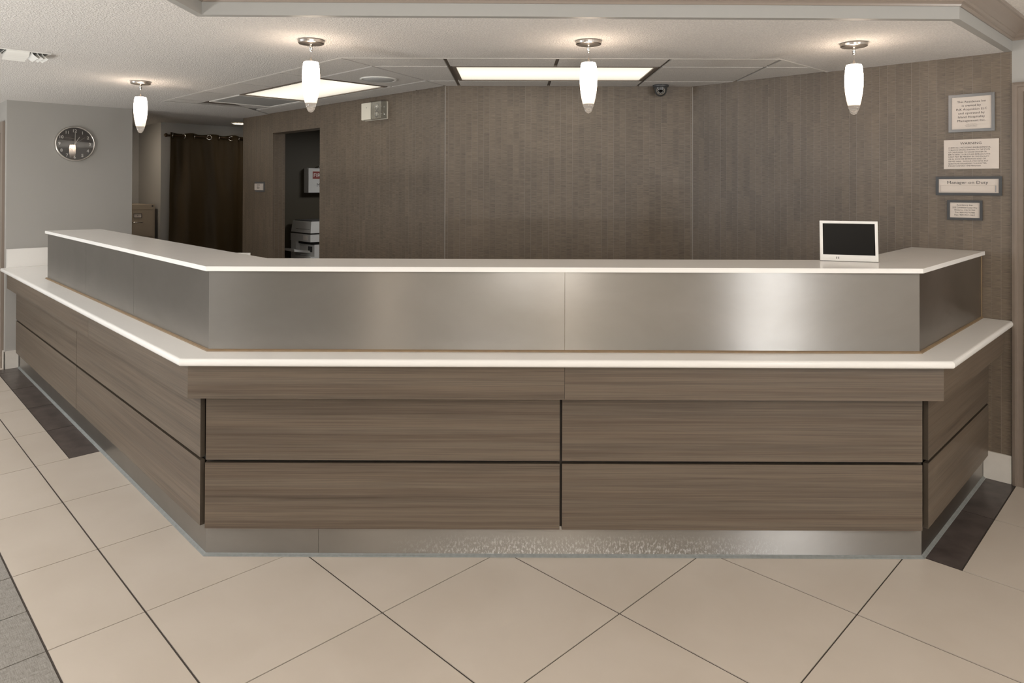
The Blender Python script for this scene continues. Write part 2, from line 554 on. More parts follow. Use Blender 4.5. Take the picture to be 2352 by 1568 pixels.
def clip(poly, a, b):
    """keep the part of poly on the left of the directed line a->b"""
    out = []
    def s(p): return (b[0] - a[0]) * (p[1] - a[1]) - (b[1] - a[1]) * (p[0] - a[0])
    for i in range(len(poly)):
        p, q = poly[i], poly[(i + 1) % len(poly)]
        sp, sq = s(p), s(q)
        if sp >= 0: out.append(p)
        if (sp > 0 and sq < 0) or (sp < 0 and sq > 0):
            t = sp / (sp - sq); out.append((p[0] + t * (q[0] - p[0]), p[1] + t * (q[1] - p[1])))
    return out


def text_bm(bm, lines, y=0.0, extr=0.0006, bold=0.0):
    """lines: (text, cx, baseline z, cap height, width or None) -> letters in the local xz plane facing -y"""
    for body, cx, z, hgt, wid in lines:
        cu = bpy.data.curves.new('t', 'FONT'); cu.body = body; cu.extrude = 0.0; cu.resolution_u = 2; cu.offset = bold
        ob = bpy.data.objects.new('t', cu); COL.objects.link(ob)
        dg = bpy.context.evaluated_depsgraph_get()
        me = bpy.data.meshes.new_from_object(ob.evaluated_get(dg))
        bpy.data.objects.remove(ob); bpy.data.curves.remove(cu)
        if not me.vertices: continue
        xs = [v.co.x for v in me.vertices]
        x0, x1 = min(xs), max(xs)
        sy = hgt / 0.72
        sx = sy if wid is None else wid / (x1 - x0)
        vs = [bm.verts.new((cx + (v.co.x - (x0 + x1) / 2) * sx, y - extr, z + v.co.y * sy)) for v in me.vertices]
        for f in me.polygons:
            try: bm.faces.new([vs[i] for i in f.vertices])
            except ValueError: pass
        bpy.data.meshes.remove(me)


def flat_mk(name, bm, mat, parent):
    """letters: keep the facing given (towards local -y)"""
    for f in bm.faces:
        f.normal_update()
        if f.normal.y > 0: f.normal_flip()
    me = bpy.data.meshes.new(name); bm.to_mesh(me); bm.free(); me.materials.append(mat)
    o = bpy.data.objects.new(name, me); COL.objects.link(o); o.parent = parent
    return o


def frame_bm(bm, x0, x1, z0, z1, w, y0, y1):
    """picture-frame bars in the local xz plane between y0 (front) and y1 (back), mitred"""
    o = [(x0, z0), (x1, z0), (x1, z1), (x0, z1)]
    i = [(x0 + w, z0 + w), (x1 - w, z0 + w), (x1 - w, z1 - w), (x0 + w, z1 - w)]
    V = {}
    for nm, ring in (('o', o), ('i', i)):
        for yy in (y0, y1):
            V[nm, yy] = [bm.verts.new((x, yy, z)) for x, z in ring]
    for k in range(4):
        j = (k + 1) % 4
        bm.faces.new((V['o', y0][k], V['o', y0][j], V['i', y0][j], V['i', y0][k]))
        bm.faces.new((V['o', y1][k], V['i', y1][k], V['i', y1][j], V['o', y1][j]))
        bm.faces.new((V['o', y0][k], V['o', y1][k], V['o', y1][j], V['o', y0][j]))
        bm.faces.new((V['i', y0][k], V['i', y0][j], V['i', y1][j], V['i', y1][k]))


def slab(bm, x0, x1, z0, z1, y0, y1):
    return box(bm, x0, x1, y0, y1, z0, z1)


def B():
    return bmesh.new()


# ------------------------------------------------------------------ measured layout (metres)
T = 0.6096
GP, GQ, GB = 2.7253, 0.842, 0.5386
LQ, LP0, SK = 1.150, 2.9657, 0.0105      # left wing plinth line q = LQ + SK (p - LP0)
RP = 0.843                                # right wing plinth line p = RP
YF = 2.9103                               # front plinth plane
P1, Q0, Q0E = 7.139, 1.097, 2.065         # clock wall plane and its two ends
QR, PRE = 4.4225, 0.716                   # right papered wall plane and its end
YB = 4.966                                # middle papered wall plane
QL, PLE = 3.167, 7.231                    # left papered wall plane and its end
ZC, ZT = 2.2686, 2.415                    # dropped ceiling, tray ceiling
DEND = P1 - 0.004


def lq(p, d): return LQ - d + SK * (p - LP0)
def cornerL(d):
    p = (S2 * (YF - d) - LQ + d + SK * LP0) / (1 + SK)
    return pq(p, lq(p, d))
def cornerLp(d): return (S2 * (YF - d) - LQ + d + SK * LP0) / (1 + SK)
def cornerR(d):
    p = RP - d
    return pq(p, S2 * (YF - d) - p)
def cornerRq(d): return S2 * (YF - d) - (RP - d)
def run(d, pe=DEND, qe=QR - 0.003):
    return [pq(pe, lq(pe, d)), cornerL(d), cornerR(d), pq(RP - d, qe)]


# ------------------------------------------------------------------ the setting: floor
bm = B(); box(bm, -9.2, 6.2, -5.2, 9.5, -0.10, -0.003)
floor = struct('floor', bm, MGROUT)

gpx, gqx = 0.0036, 0.0027                # half joints (joints along p are the wider ones)
def tile_mesh(name, poly, mat):
    b_ = B(); prism(b_, [pq(a, c) for a, c in poly], -0.012, 0.0)
    return mk(name, b_, mat, floor)


def stripL(p): return 1.003 + 0.0125 * (p - 4.55)
shared = {}
def rect_tile(name, p0, p1, q0, q1, mat):
    key = (name, round(p1 - p0, 4), round(q1 - q0, 4))
    c = pq((p0 + p1) / 2, (q0 + q1) / 2)
    if key not in shared:
        b_ = B(); hp, hq = (p1 - p0) / 2 - gqx, (q1 - q0) / 2 - gpx
        prism(b_, [pq(-hp, -hq), pq(-hp, hq), pq(hp, hq), pq(hp, -hq)], -0.012, 0.0)
        o = mk(name, b_, mat, floor); shared[key] = o.data
    else:
        o = bpy.data.objects.new(name, shared[key]); COL.objects.link(o); o.parent = floor
    o.location = c
    return o


DST = GP + 3 * T                          # dark strip starts on this joint (left wing)
DQR = GQ + 4 * T                          # dark strip start (right wing)
for i in range(-11, 8):
    p0, p1 = GP + i * T, GP + (i + 1) * T
    if p0 < P1:
        p1c = min(p1, P1 - 0.002)
        rect_tile('floor_tile', p0, p1c, GB, GQ, MTILE)
    for j in range(0, 6):
        q0, q1 = GQ + j * T, min(GQ + (j + 1) * T, QR - 0.002)
        if q1 - q0 < 0.05 or p0 > P1: continue
        p1c = min(p1, P1 - 0.002)
        cs = [(p0, q0), (p1c, q0), (p0, q1), (p1c, q1)]
        inside = all(a > RP + 0.03 and c > lq(a, -0.03) and (a + c) / S2 > YF + 0.03 for a, c in cs)
        if inside: continue
        poly = [(p0 + gqx, q0 + gpx), (p1c - gqx, q0 + gpx), (p1c - gqx, q1 - gpx), (p0 + gqx, q1 - gpx)]
        if p0 > DST - 0.01 and q0 < stripL(p0) < q1:
            poly[2] = (p1c - gqx, stripL(p1c) - 0.003); poly[3] = (p0 + gqx, stripL(p0) - 0.003)
            tile_mesh('floor_tile', poly, MTILE)
            ds = [(p0 + gqx, stripL(p0) + 0.003), (p1c - gqx, stripL(p1c) + 0.003), (p1c - gqx, lq(p1c, -0.02)), (p0 + gqx, lq(p0, -0.02))]
            tile_mesh('dark_floor_tile', ds, MDARK)
            continue
        if q0 > DQR - 0.01 and p0 < RP < p1:
            poly[1] = (0.697, poly[1][1]); poly[2] = (0.697, poly[2][1])
            tile_mesh('floor_tile', poly, MTILE)
            tile_mesh('dark_floor_tile', [(0.703, q0 + gqx), (RP + 0.02, q0 + gqx), (RP + 0.02, q1 - gqx), (0.703, q1 - gqx)], MDARK)
            continue
        if abs((p1c - p0) - T) < 1e-4 and abs((q1 - q0) - T) < 1e-4: rect_tile('floor_tile', p0, p1c, q0, q1, MTILE)
        else: tile_mesh('floor_tile', poly, MTILE)
for i in range(7, 11):                    # the hall past the clock wall
    p0, p1 = max(GP + i * T, P1 + 0.002), min(GP + (i + 1) * T, 9.29)
    rect_tile('floor_tile', p0, p1, GB, GQ, MTILE)
    rect_tile('floor_tile', p0, p1, GQ, Q0 - 0.003, MTILE)
H = T / 2
for i in range(-8, 21):
    for j in range(1, 5):
        rect_tile('woven_floor_tile', GP + i * H, GP + (i + 1) * H, GB - j * T, GB - (j - 1) * T, MGREY)
# plain remainder of the grey flooring behind the photographer
bm = B(); prism(bm, [pq(-6.5, GB - 4 * T - .004), pq(9.3, GB - 4 * T - .004), pq(9.3, -3.0), pq(-2.5, -4.5)], -0.012, 0.0)
mk('woven_flooring', bm, MGREY, floor)
bm = B(); prism(bm, [pq(GP - 8 * H - .004, GB), pq(GP - 8 * H - .004, GB - 4 * T), pq(-5.5, GB - 4 * T), pq(-5.5, GB)], -0.012, 0.0)
mk('woven_flooring', bm, MGREY, floor)
# office floor behind the desk
bm = B(); prism(bm, [pq(1.5, 4.3), pq(2.5, 4.35), pq(3.7, 3.15), pq(8.3, 3.15), pq(8.3, 2.1), pq(7.1, 2.05), pq(7.1, 1.8), pq(3.2, 1.8)], -0.012, 0.0)
mk('office_flooring', bm, MGREY, floor)

# ------------------------------------------------------------------ the setting: walls
bm = B(); pqbox(bm, P1, 9.3, Q0, Q0E, -0.002, ZC + 0.03)
struct('wall_left', bm, MGW)
bm = B(); pqbox(bm, 9.15, 9.27, Q0E, 2.72, -0.002, ZC + 0.03)
struct('wall_alcove', bm, MGW)
bm = B(); pqbox(bm, 8.38, 9.27, 2.72, 5.6, -0.002, ZC + 0.03)
struct('wall_corridor', bm, MGW)
bm = B()
OP0, OP1, OZ = 5.627, 6.542, 2.075
mx = YB * S2 - QL
prism(bm, [pq(mx, QL), pq(OP0, QL), pq(OP0, QL + .13), pq(mx - .054, QL + .13)], -0.002, ZC + 0.03)
pqbox(bm, OP1, PLE, QL, QL + .13, -0.002, ZC + 0.03)
pqbox(bm, OP0, OP1, QL, QL + .13, OZ, ZC + 0.03)
struct('wall_back_left', bm, MP)
mr = YB * S2 - QR
bm = B()
prism(bm, [pq(mx, QL), pq(mr, QR), pq(mr + .05, QR + .12), pq(mx - .054, QL + .13)], -0.002, ZC + 0.03)
struct('wall_back', bm, MP)
bm = B()
prism(bm, [pq(PRE, QR), pq(PRE, QR + .12), pq(mr + .05, QR + .12), pq(mr, QR)], -0.002, ZC + 0.03)
struct('wall_right', bm, MP)
# papered corner bead between left and middle wall, thin pale line
for nm, (a, c) in (('trim_3', (mx, QL)), ('trim_4', (mr, QR))):
    b_ = B(); v = pq(a, c); cyl(b_, (v.x, v.y - 0.001), 0.0022, 0.0, ZC, 8)
    struct(nm, b_, plain(nm + '_bead', (0.42, 0.40, 0.37), 0.4))
# printer room
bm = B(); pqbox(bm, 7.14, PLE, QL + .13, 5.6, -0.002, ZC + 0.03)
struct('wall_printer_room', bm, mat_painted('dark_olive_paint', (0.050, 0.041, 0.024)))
bm = B(); pqbox(bm, 2.75, 9.27, 5.6, 5.72, -0.002, ZC + 0.03)
struct('wall_office_rear', bm, MP)
bm = B(); pqbox(bm, 2.65, 2.75, QR + .12, 5.72, -0.002, ZC + 0.03)
struct('wall_office_side', bm, MP)
# grey wall with the door, right of the papered wall
DP0, DP1, DZ = -0.33, 0.60, 1.985
bm = B()
pqbox(bm, DP1, PRE, QR, QR + .12, -0.002, ZT + 0.03)
pqbox(bm, DP0, DP1, QR, QR + .12, DZ, ZT + 0.03)
pqbox(bm, -4.1, DP0, QR, QR + .12, -0.002, ZT + 0.03)
struct('wall_door_side', bm, MGW)
bm = B()
box(bm, 6.0, 6.12, -5.2, 0.30, -0.002, ZT + 0.03)
struct('wall_east', bm, MGW)
bm = B(); pqbox(bm, 9.3, 9.42, -4.4, Q0 + 0.02, -0.002, ZC + 0.03)
struct('wall_hall_end', bm, MGW)
bm = B()
for y0, y1, z0, z1 in ((-5.2, -0.5, -.002, ZC + .03), (1.7, 4.6, -.002, ZC + .03), (-0.5, 1.7, -.002, .5), (-0.5, 1.7, 2.2, ZC + .03)):
    box(bm, -9.0, -8.88, y0, y1, z0, z1)
struct('wall_west', bm, MGW)
b_ = B(); frame_bm(b_, -1.1, 1.1, 0.5, 2.2, 0.06, -.03, .03)
b_.transform(Matrix.Translation((-8.94, 0.6, 0)) @ Matrix.Rotation(math.radians(90), 4, 'Z'))
ww = struct('window_2', b_, MCROWN)  # unseen window, added with its daylight to brighten the left side
b_ = B(); box(b_, -8.942, -8.938, -0.44, 1.64, 0.56, 2.14)
mk('pane', b_, MPANE, ww)
bm = B()
xs = [-8.9]
for cx, w in WINDOWS: xs += [cx - w / 2, cx + w / 2]
xs.append(6.0)
for a, c in zip(xs[0::2], xs[1::2]): box(bm, a, c, -5.12, -5.0, -0.002, ZT + 0.03)
for cx, w in WINDOWS:
    box(bm, cx - w / 2, cx + w / 2, -5.12, -5.0, -0.002, 0.35)
    box(bm, cx - w / 2, cx + w / 2, -5.12, -5.0, 2.28, ZT + 0.03)
struct('wall_behind', bm, MGW)
for k, (cx, w) in enumerate(WINDOWS):
    b_ = B(); frame_bm(b_, cx - w / 2, cx + w / 2, 0.35, 2.28, 0.05, -5.09, -5.03)
    wf = struct('window_%d' % (k + 1), b_, MCROWN)
    b_ = B(); box(b_, cx - w / 2 + .05, cx + w / 2 - .05, -5.062, -5.058, 0.40, 2.23)
    mk('pane', b_, MPANE, wf)

# door on the right with its moulded casing
def casing_prof(s):
    return [(0, 0), (0, .016), (.012, .020), (.022, .020), (.026, .012), (.048, .012), (.056, .022), (.072, .026), (.084, .020), (.116, .018), (.116, 0)]
bm = B()
pr = casing_prof(1)
zt = 2.101
pathp = [(PRE - .002, 0.0), (PRE - .002, zt), (DP0 - .116, zt), (DP0 - .116, 0.0)]
cols = []
for k, (pp, zz) in enumerate(pathp):
    col = []
    for o_, d_ in pr:
        a = pp - o_ if k < 2 else pp + o_
        z_ = zz - o_ if k in (1, 2) else zz
        v = pq(a, QR - d_ - 0.0005, z_)
        col.append(bm.verts.new(v))
    cols.append(col)
for a, c in zip(cols, cols[1:]):
    for i in range(len(pr)):
        j = (i + 1) % len(pr)
        bm.faces.new((a[i], a[j], c[j], c[i]))
bm.faces.new(cols[0]); bm.faces.new(cols[-1][::-1])
struct('trim_1', bm, MCROWN)
bm = B(); pqbox(bm, DP0 + .003, DP1 - .003, QR + .02, QR + .06, 0.004, DZ - .003)
dr = struct('door_1', bm, MDOOR)
for z0, z1 in ((0.2, 0.9), (1.05, 1.85)):
    b_ = B(); pqbox(b_, DP0 + .15, DP1 - .15, QR + .008, QR + .021, z0, z1); bevel(b_, 0.006)
    mk('door_panel', b_, MDOOR, dr)
# casing and door on the hall side of the clock wall (far left edge)
bm = B()
for a0, a1, z0, z1 in ((7.20, 7.29, 0, 2.09), (8.2, 8.29, 0, 2.09), (7.29, 8.2, 2.0, 2.09)):
    pqbox(bm, a0, a1, Q0 - .02, Q0 - .0005, z0, z1)
bevel(bm, 0.004)
struct('trim_2', bm, MCROWN)
bm = B(); pqbox(bm, 7.292, 8.198, Q0 - .012, Q0 - .001, 0.004, 1.998)
struct('door_2', bm, MDOOR)

# baseboards
bm = B(); pqbox(bm, PRE + .002, RP - .001, QR - .011, QR - .0005, 0.001, 0.147); bevel(bm, 0.003)
struct('baseboard_right', bm, MBASE)
bm = B(); pqbox(bm, P1 - .011, P1 - .0005, Q0 - .011, lq(P1, 0.0) - 0.004, 0.001, 0.149)
pqbox(bm, P1 - .011, 7.198, Q0 - .011, Q0 - .0005, 0.001, 0.149)
struct('baseboard_left', bm, MBASE)

# ------------------------------------------------------------------ the setting: ceilings
FL = Vector((-1.315, 2.905)); FR = Vector((1.897, 2.945)); FW = pq(PRE, QR)
A_, B_, C_ = (-0.969, 3.885), (1.451, 3.885), pq(1.655, QR)
tA, tB, tC = Vector((*A_, 0)), Vector((*B_, 0)), C_
tH, tG, tF = pq(6.262, 2.055), pq(6.262, 2.78), pq(6.64, QL)
tA = pq(S2 * 3.885 - 2.06, 2.06)
tB = pq(1.69, S2 * 3.885 - 1.69)
tC = pq(1.665, QR)
bm = B()
prism(bm, [FL, FR, FW, tC, tB, tA], ZC, ZC + 0.04)
prism(bm, [(-1.315, -5.1), FL, tA, tH, tG, tF, pq(9.3, QL), pq(9.3, -3.6), (-8.9, 2.5), (-8.9, -5.1)], ZC, ZC + 0.04)
prism(bm, [pq(2.7, QR + .12), pq(2.7, 5.65), pq(9.2, 5.65), pq(9.2, QL), pq(PLE, QL), pq(PLE, QL + .12), pq(mx - .05, QL + .12)], ZC + 0.001, ZC + 0.04)
ceiling = struct('ceiling', bm, MPOP)
bm = B()
prism(bm, [(-1.315, -5.1), (-1.315, 2.95), (1.897, 2.98), FW + Vector((.05, .05, 0)), (6.1, .3), (6.1, -5.1)], ZT, ZT + 0.04)
struct('ceiling_tray', bm, mat_popcorn('smooth_tray_ceiling', (0.80, 0.75, 0.69), 95, 0.5, 0.004))['kind'] = 'structure'
path = [(-1.335, -5.0), FL, FR, FW + pq(0.002, -0.002), pq(-4.0, QR - .002)]
bm = B(); sweep(bm, path[:4], [(.004, ZC - .0005), (.004, ZT - .002), (-.03, ZT - .002), (-.03, ZC - .0005)])
struct('trim_5', bm, MFAS)
bm = B()
sweep(bm, path, [(0.0045, 2.322), (.010, 2.322), (.014, 2.330), (.014, 2.336), (.022, 2.341), (.028, 2.348), (.028, 2.353), (.045, 2.368), (.066, 2.384), (.074, 2.394), (.082, 2.397), (.082, ZT - .001), (0.0045, ZT - .001)])
struct('trim_6', bm, MCROWN)

# grid ceiling: dark bars above, each acoustic tile a slab
bm = B()
prism(bm, [tA, tB, tC, pq(mr - .03, QR + .03), pq(mx, QL + .03), tF + pq(0, .03), tG, tH], ZC + .014, ZC + .04)
grid = mk('ceiling_grid', bm, MTEE, ceiling)
TZ0, TZ1 = ZC + 0.002, ZC + 0.013
E_, D_ = pq(mx, QL), pq(mr, QR)


def shrink(poly, w):
    c = Vector((sum(p[0] for p in poly) / len(poly), sum(p[1] for p in poly) / len(poly)))
    out = poly
    n = len(poly)
    for i in range(n):
        a = Vector(poly[i][:2]); b2 = Vector(poly[(i + 1) % n][:2])
        d = b2 - a
        if d.length < 1e-5: continue
        nn = Vector((-d.y, d.x)).normalized()
        if nn.dot(c - a) < 0: nn = -nn; a, b2 = b2, a
        out = clip(out, (a + nn * w), (b2 + nn * w))
    return out


def ccw(poly):
    s = sum(poly[i][0] * poly[(i + 1) % len(poly)][1] - poly[(i + 1) % len(poly)][0] * poly[i][1] for i in range(len(poly)))
    return poly if s > 0 else poly[::-1]


def area_of(poly):
    return abs(sum(poly[i][0] * poly[(i + 1) % len(poly)][1] - poly[(i + 1) % len(poly)][0] * poly[i][1] for i in range(len(poly)))) / 2


def ctile(poly, w=0.011):
    if len(poly) < 3 or area_of(poly) < 0.004: return
    poly = shrink(ccw(poly), w)
    if len(poly) < 3 or area_of(poly) < 0.002: return
    # drop duplicate points
    pts = []
    for p in poly:
        if not pts or (Vector(p[:2]) - Vector(pts[-1][:2])).length > 1e-4: pts.append(p)
    if (Vector(pts[0][:2]) - Vector(pts[-1][:2])).length < 1e-4: pts.pop()
    b_ = B(); prism(b_, pts, TZ0, TZ1)
    mk('ceiling_tile', b_, MACT, ceiling)


def half(poly, a, b2):
    return clip(poly, a, b2) if len(poly) >= 3 else poly


X_T = [-1.1, -0.388, 0.252, 0.890, 1.515, 2.3]
Y_T = [3.885, 4.152, 4.722, YB]
for i in range(5):
    for j in range(3):
        if j == 1 and i in (1, 2): continue       # the front light sits here
        poly = [(X_T[i], Y_T[j]), (X_T[i + 1], Y_T[j]), (X_T[i + 1], Y_T[j + 1]), (X_T[i], Y_T[j + 1])]
        poly = half(poly, E_, tA)                  # right of the left mitre
        poly = half(poly, tB, tC)
        poly = half(poly, tC, D_) if i >= 3 else poly
        ctile(poly)
P_T = [3.3, 4.18, 4.805, 5.43, 6.045, 6.262]
Q_T = [2.06, 2.335, 2.912, QL]
P_T2 = [3.3, 3.56, 4.18, 4.805, 5.43, 6.045, 6.66]
for j in range(3):
    Pj = P_T if j < 2 else [3.3, 4.18, 4.805, 5.43, 6.045, 6.66]
    for i in range(5):
        if j == 1 and i in (1, 2, 3): continue
        poly = [tuple(pq(a, c)[:2]) for a, c in ((Pj[i], Q_T[j]), (Pj[i + 1], Q_T[j]), (Pj[i + 1], Q_T[j + 1]), (Pj[i], Q_T[j + 1]))]
        poly = ccw(poly)
        poly = half(poly, tA, E_)
        poly = half(poly, tF, tG) if j >= 1 else poly
        ctile(poly)
# white perimeter edge facing the lobby
bm = B()
sweep(bm, [tC, tB, tA, tH, tG, tF], [(0.0, ZC - .001), (-.014, ZC - .001), (-.014, ZC + .0015), (-.003, ZC + .0015), (-.003, ZC + .013), (0.0, ZC + .013)], right=True)
mk('grid_edge', bm, MTRIMW, ceiling)

# ------------------------------------------------------------------ reception desk
desk = thing('reception_desk', 'long angled reception desk clad in taupe wood-grain panels over a steel kick plate', 'desk', (0.2, 3.0, 0))
# carcass
bm = B(); prism(bm, run(-0.004) + run(-0.09)[::-1], 0.004, 0.82)
mk('carcass', bm, MCARC, desk, world=True)
# steel kick plates
def Lseg(p0, p1, d0, d1):
    """plan polygon of a board on the left wing between p0 (towards corner) and p1; p0 None = mitred corner"""
    a = [cornerL(d0), cornerL(d1)] if p0 is None else [pq(p0, lq(p0, d0)), pq(p0, lq(p0, d1))]
    return [a[0], a[1], pq(p1, lq(p1, d1)), pq(p1, lq(p1, d0))]
def Fseg(x0, x1, d0, d1):
    a = [cornerL(d0), cornerL(d1)] if x0 is None else [Vector((x0, YF - d0)), Vector((x0, YF - d1))]
    b2 = [cornerR(d1), cornerR(d0)] if x1 is None else [Vector((x1, YF - d1)), Vector((x1, YF - d0))]
    return [a[0], a[1]] + b2
def Rseg(q0, q1, d0, d1):
    a = [cornerR(d0), cornerR(d1)] if q0 is None else [pq(RP - d0, q0), pq(RP - d1, q0)]
    return [a[0], a[1], pq(RP - d1, q1), pq(RP - d0, q1)]


def dpart(name, poly, z0, z1, mat, par=desk, bv=0.0012, seg=1):
    b_ = B(); prism(b_, poly, z0, z1)
    if bv: bevel(b_, bv, seg)
    if mat is MWOOD:                     # laminate on the face, plain edging on the cut edges
        n_ = Vector((poly[3][0] - poly[0][0], poly[3][1] - poly[0][1], 0)).normalized()
        for f in b_.faces:
            f.normal_update()
            if abs(f.normal.dot(n_)) > 0.6 or abs(f.normal.z) > 0.6: f.material_index = 1
        mat = [MWOOD, MEDGE]
    return mk(name, b_, mat, par, world=True)


QE = QR - 0.003
for poly in (Lseg(None, DEND, 0, -0.0035), Fseg(None, -0.812, 0, -0.0035), Fseg(-0.811, None, 0, -0.0035), Rseg(None, QE, 0, -0.0035)):
    dpart('kick_plate', poly, 0.002, 0.1245, MPL, bv=0)
# sealant bead along the floor
bm = B(); sweep(bm, run(0.0), [(0, 0.0005), (0.013, 0.0005), (0.011, 0.003), (0.005, 0.006), (0, 0.010)], right=True)
so = mk('sealant_bead', bm, MCAULK, desk, world=True)
# wood panels
po, pi = 0.0225, 0.0035
LPa = cornerLp(po)
for a, c in ((LPa + 0.018, 5.063), (5.068, DEND)):
    dpart('wood_panel', Lseg(a, c, po, pi), 0.128, 0.399, MWOOD)
    dpart('wood_panel', Lseg(a, c, po, pi), 0.412, 0.80, MWOOD)
for a, c in ((-1.280, 0.1985), (0.2085, 1.709)):
    dpart('wood_panel', Fseg(a, c, po, pi), 0.122, 0.395, MWOOD)
    dpart('wood_panel', Fseg(a + (0.003 if a < 0 else 0), c, po, pi), 0.4075, 0.80, MWOOD)
RQa = cornerRq(po) + 0.020
dpart('wood_panel', Rseg(RQa, QE, po, pi), 0.124, 0.396, MWOOD)
dpart('wood_panel', Rseg(RQa, QE, po, pi), 0.409, 0.80, MWOOD)
# apron boards under the counter
ao, ai = 0.0911, 0.0235
for poly in (Lseg(None, 4.488, ao, ai), Lseg(4.4895, DEND - .03, ao, ai), Fseg(None, 0.2125, ao, ai), Fseg(0.2138, None, ao, ai), Rseg(None, QE, ao, ai)):
    dpart('apron_board', poly, 0.683, 0.8215, MWOOD, bv=0.001)

# lower countertop
low = thing('lower_countertop', 'white quartz lower countertop ledge with rounded front edge running along the whole desk', 'countertop', (0.2, 3.0, 0.8225))
bm = B()
dl = 0.134
o_ = run(dl); i_ = run(-0.75)
prism(bm, [o_[0], o_[1], o_[2], o_[3], pq(RP + .75, QE), i_[2] + Vector((0, 0, 0)), i_[1], pq(DEND, 2.0)], 0.8225, 0.853)
es = []
for e in bm.edges:
    a, c = e.verts
    if abs(a.co.z - c.co.z) < 1e-6:
        m_ = (a.co + c.co) / 2
        mp, mq_ = (m_.y - m_.x) / S2, (m_.x + m_.y) / S2
        if abs(mp - (RP - dl)) < 0.02 or abs(m_.y - (YF - dl)) < 0.01 or (abs(mq_ - lq(mp, dl)) < 0.01 and mp > 3):
            es.append(e)
bmesh.ops.bevel(bm, geom=es, offset=0.0125, segments=4, affect='EDGES', profile=0.5)
mk('slab', bm, MQ, low, world=True)
bm = B(); pqbox(bm, P1 - .021, P1 - .001, Q0 + .004, 2.0, 0.8535, 1.010); bevel(bm, .002)
mk('backsplash', bm, MQ, low, world=True)

# steel riser between the two counters
ris = thing('counter_riser', 'brushed stainless steel riser wall standing on the lower countertop', 'riser', (0.2, 3.1, 0.853))
so_, si_ = -0.0075, -0.011
SE = 6.085
for poly in (Lseg(None, 4.0015, so_, si_), Lseg(4.003, 4.984, so_, si_), Lseg(4.9855, SE, so_, si_), Fseg(None, 0.2195, so_, si_), Fseg(0.2208, None, so_, si_), Rseg(None, QE - .012, so_, si_)):
    dpart('steel_panel', poly, 0.8535, 1.1905, MST, ris, bv=0.0006)
bm = B(); prism(bm, run(-0.012, SE) + run(-0.09, SE)[::-1], 0.8535, 1.1905)
mk('core', bm, MSTRIP, ris, world=True)
bm = B(); sweep(bm, run(-0.007, SE + .03, QE), [(0, .8535), (.010, .8535), (.009, .858), (0, .862)], right=True)
mk('base_strip', bm, MSTRIP, ris, world=True)
bm = B(); pqbox(bm, RP + .004, RP + .012, QE - .012, QE, .862, 1.1905)
mk('end_strip', bm, MSTRIP, ris, world=True)

# upper countertop
up = thing('upper_countertop', 'white quartz upper transaction countertop on top of the steel riser', 'countertop', (0.2, 3.1, 1.191))
UE = 6.10
bm = B(); u0 = run(0.008, UE); u1 = run(-0.325, UE - .05, QE)
prism(bm, u0 + [pq(RP + .345, QE)] + [u1[2], u1[1], pq(UE - .06, lq(UE, -.345))], 1.191, 1.211)
bevel(bm, 0.0018, 2)
mk('slab', bm, MQ, up, world=True)

# ------------------------------------------------------------------ things on the desk
fx = (1.432 + 1.654) / 2; fy = (3.214 + 3.147) / 2
dpf = thing('digital_photo_frame', 'white digital photo frame with a blank black screen standing on the upper counter', 'photo frame', (fx, fy - .004, 1.2112), math.radians(-16.5))
w2, hh = 0.1215, 0.184
tilt = Matrix.Translation((0, 0, 0.001)) @ Matrix.Rotation(math.radians(-7), 4, 'X')
bm = B(); frame_bm(bm, -w2, w2, 0, hh, 0.012, -0.008, 0.010)
slab(bm, -w2 + .012, w2 - .012, 0.012, 0.028, -0.008, 0.010)
slab(bm, -w2 + .004, w2 - .004, 0.004, hh - .004, 0.006, 0.014)
bm.transform(tilt); mk('bezel', bm, MWHITE, dpf)
bm = B(); slab(bm, -w2 + .012, w2 - .012, 0.028, hh - .011, -0.0065, 0.004); bm.transform(tilt)
mk('screen', bm, MSCREEN, dpf)
bm = B()
for dx in (-.004, .004):
    for dz in (0, .005):
        cyl(bm, (0, 0), .0022, 0, .0006, 8)
        bmesh.ops.transform(bm, matrix=Matrix.Translation((-.048 + dx, -.0081, .012 + dz)) @ Matrix.Rotation(math.radians(90), 4, 'X'), verts=bm.verts[-16:])
bm.transform(tilt); mk('indicator_mark', bm, MINK, dpf)
bm = B(); prism(bm, [(-.02, .016), (.02, .016), (.02, .05), (-.02, .05)], 0.0, 0.008)
for v in bm.verts:
    if v.co.y < .03: v.co.z += 0.05; v.co.y += .004
mk('stand', bm, MWHITE, dpf)

hold = thing('document_holder', 'small white upright holder peeking above the back edge of the left counter wing', 'holder', (-1.44, 3.68, 0.8535))
bm = B(); slab(bm, -.066, .066, 0, .345, -.062, -.056); slab(bm, -.066, .066, 0, .25, .05, .056); slab(bm, -.066, .066, 0, .006, -.056, .05)
mk('tray', bm, MWHITE, hold)
bm = B(); slab(bm, -.06, .06, .006, .30, -.03, .04)
mk('paper_stack', bm, MINKW, hold)

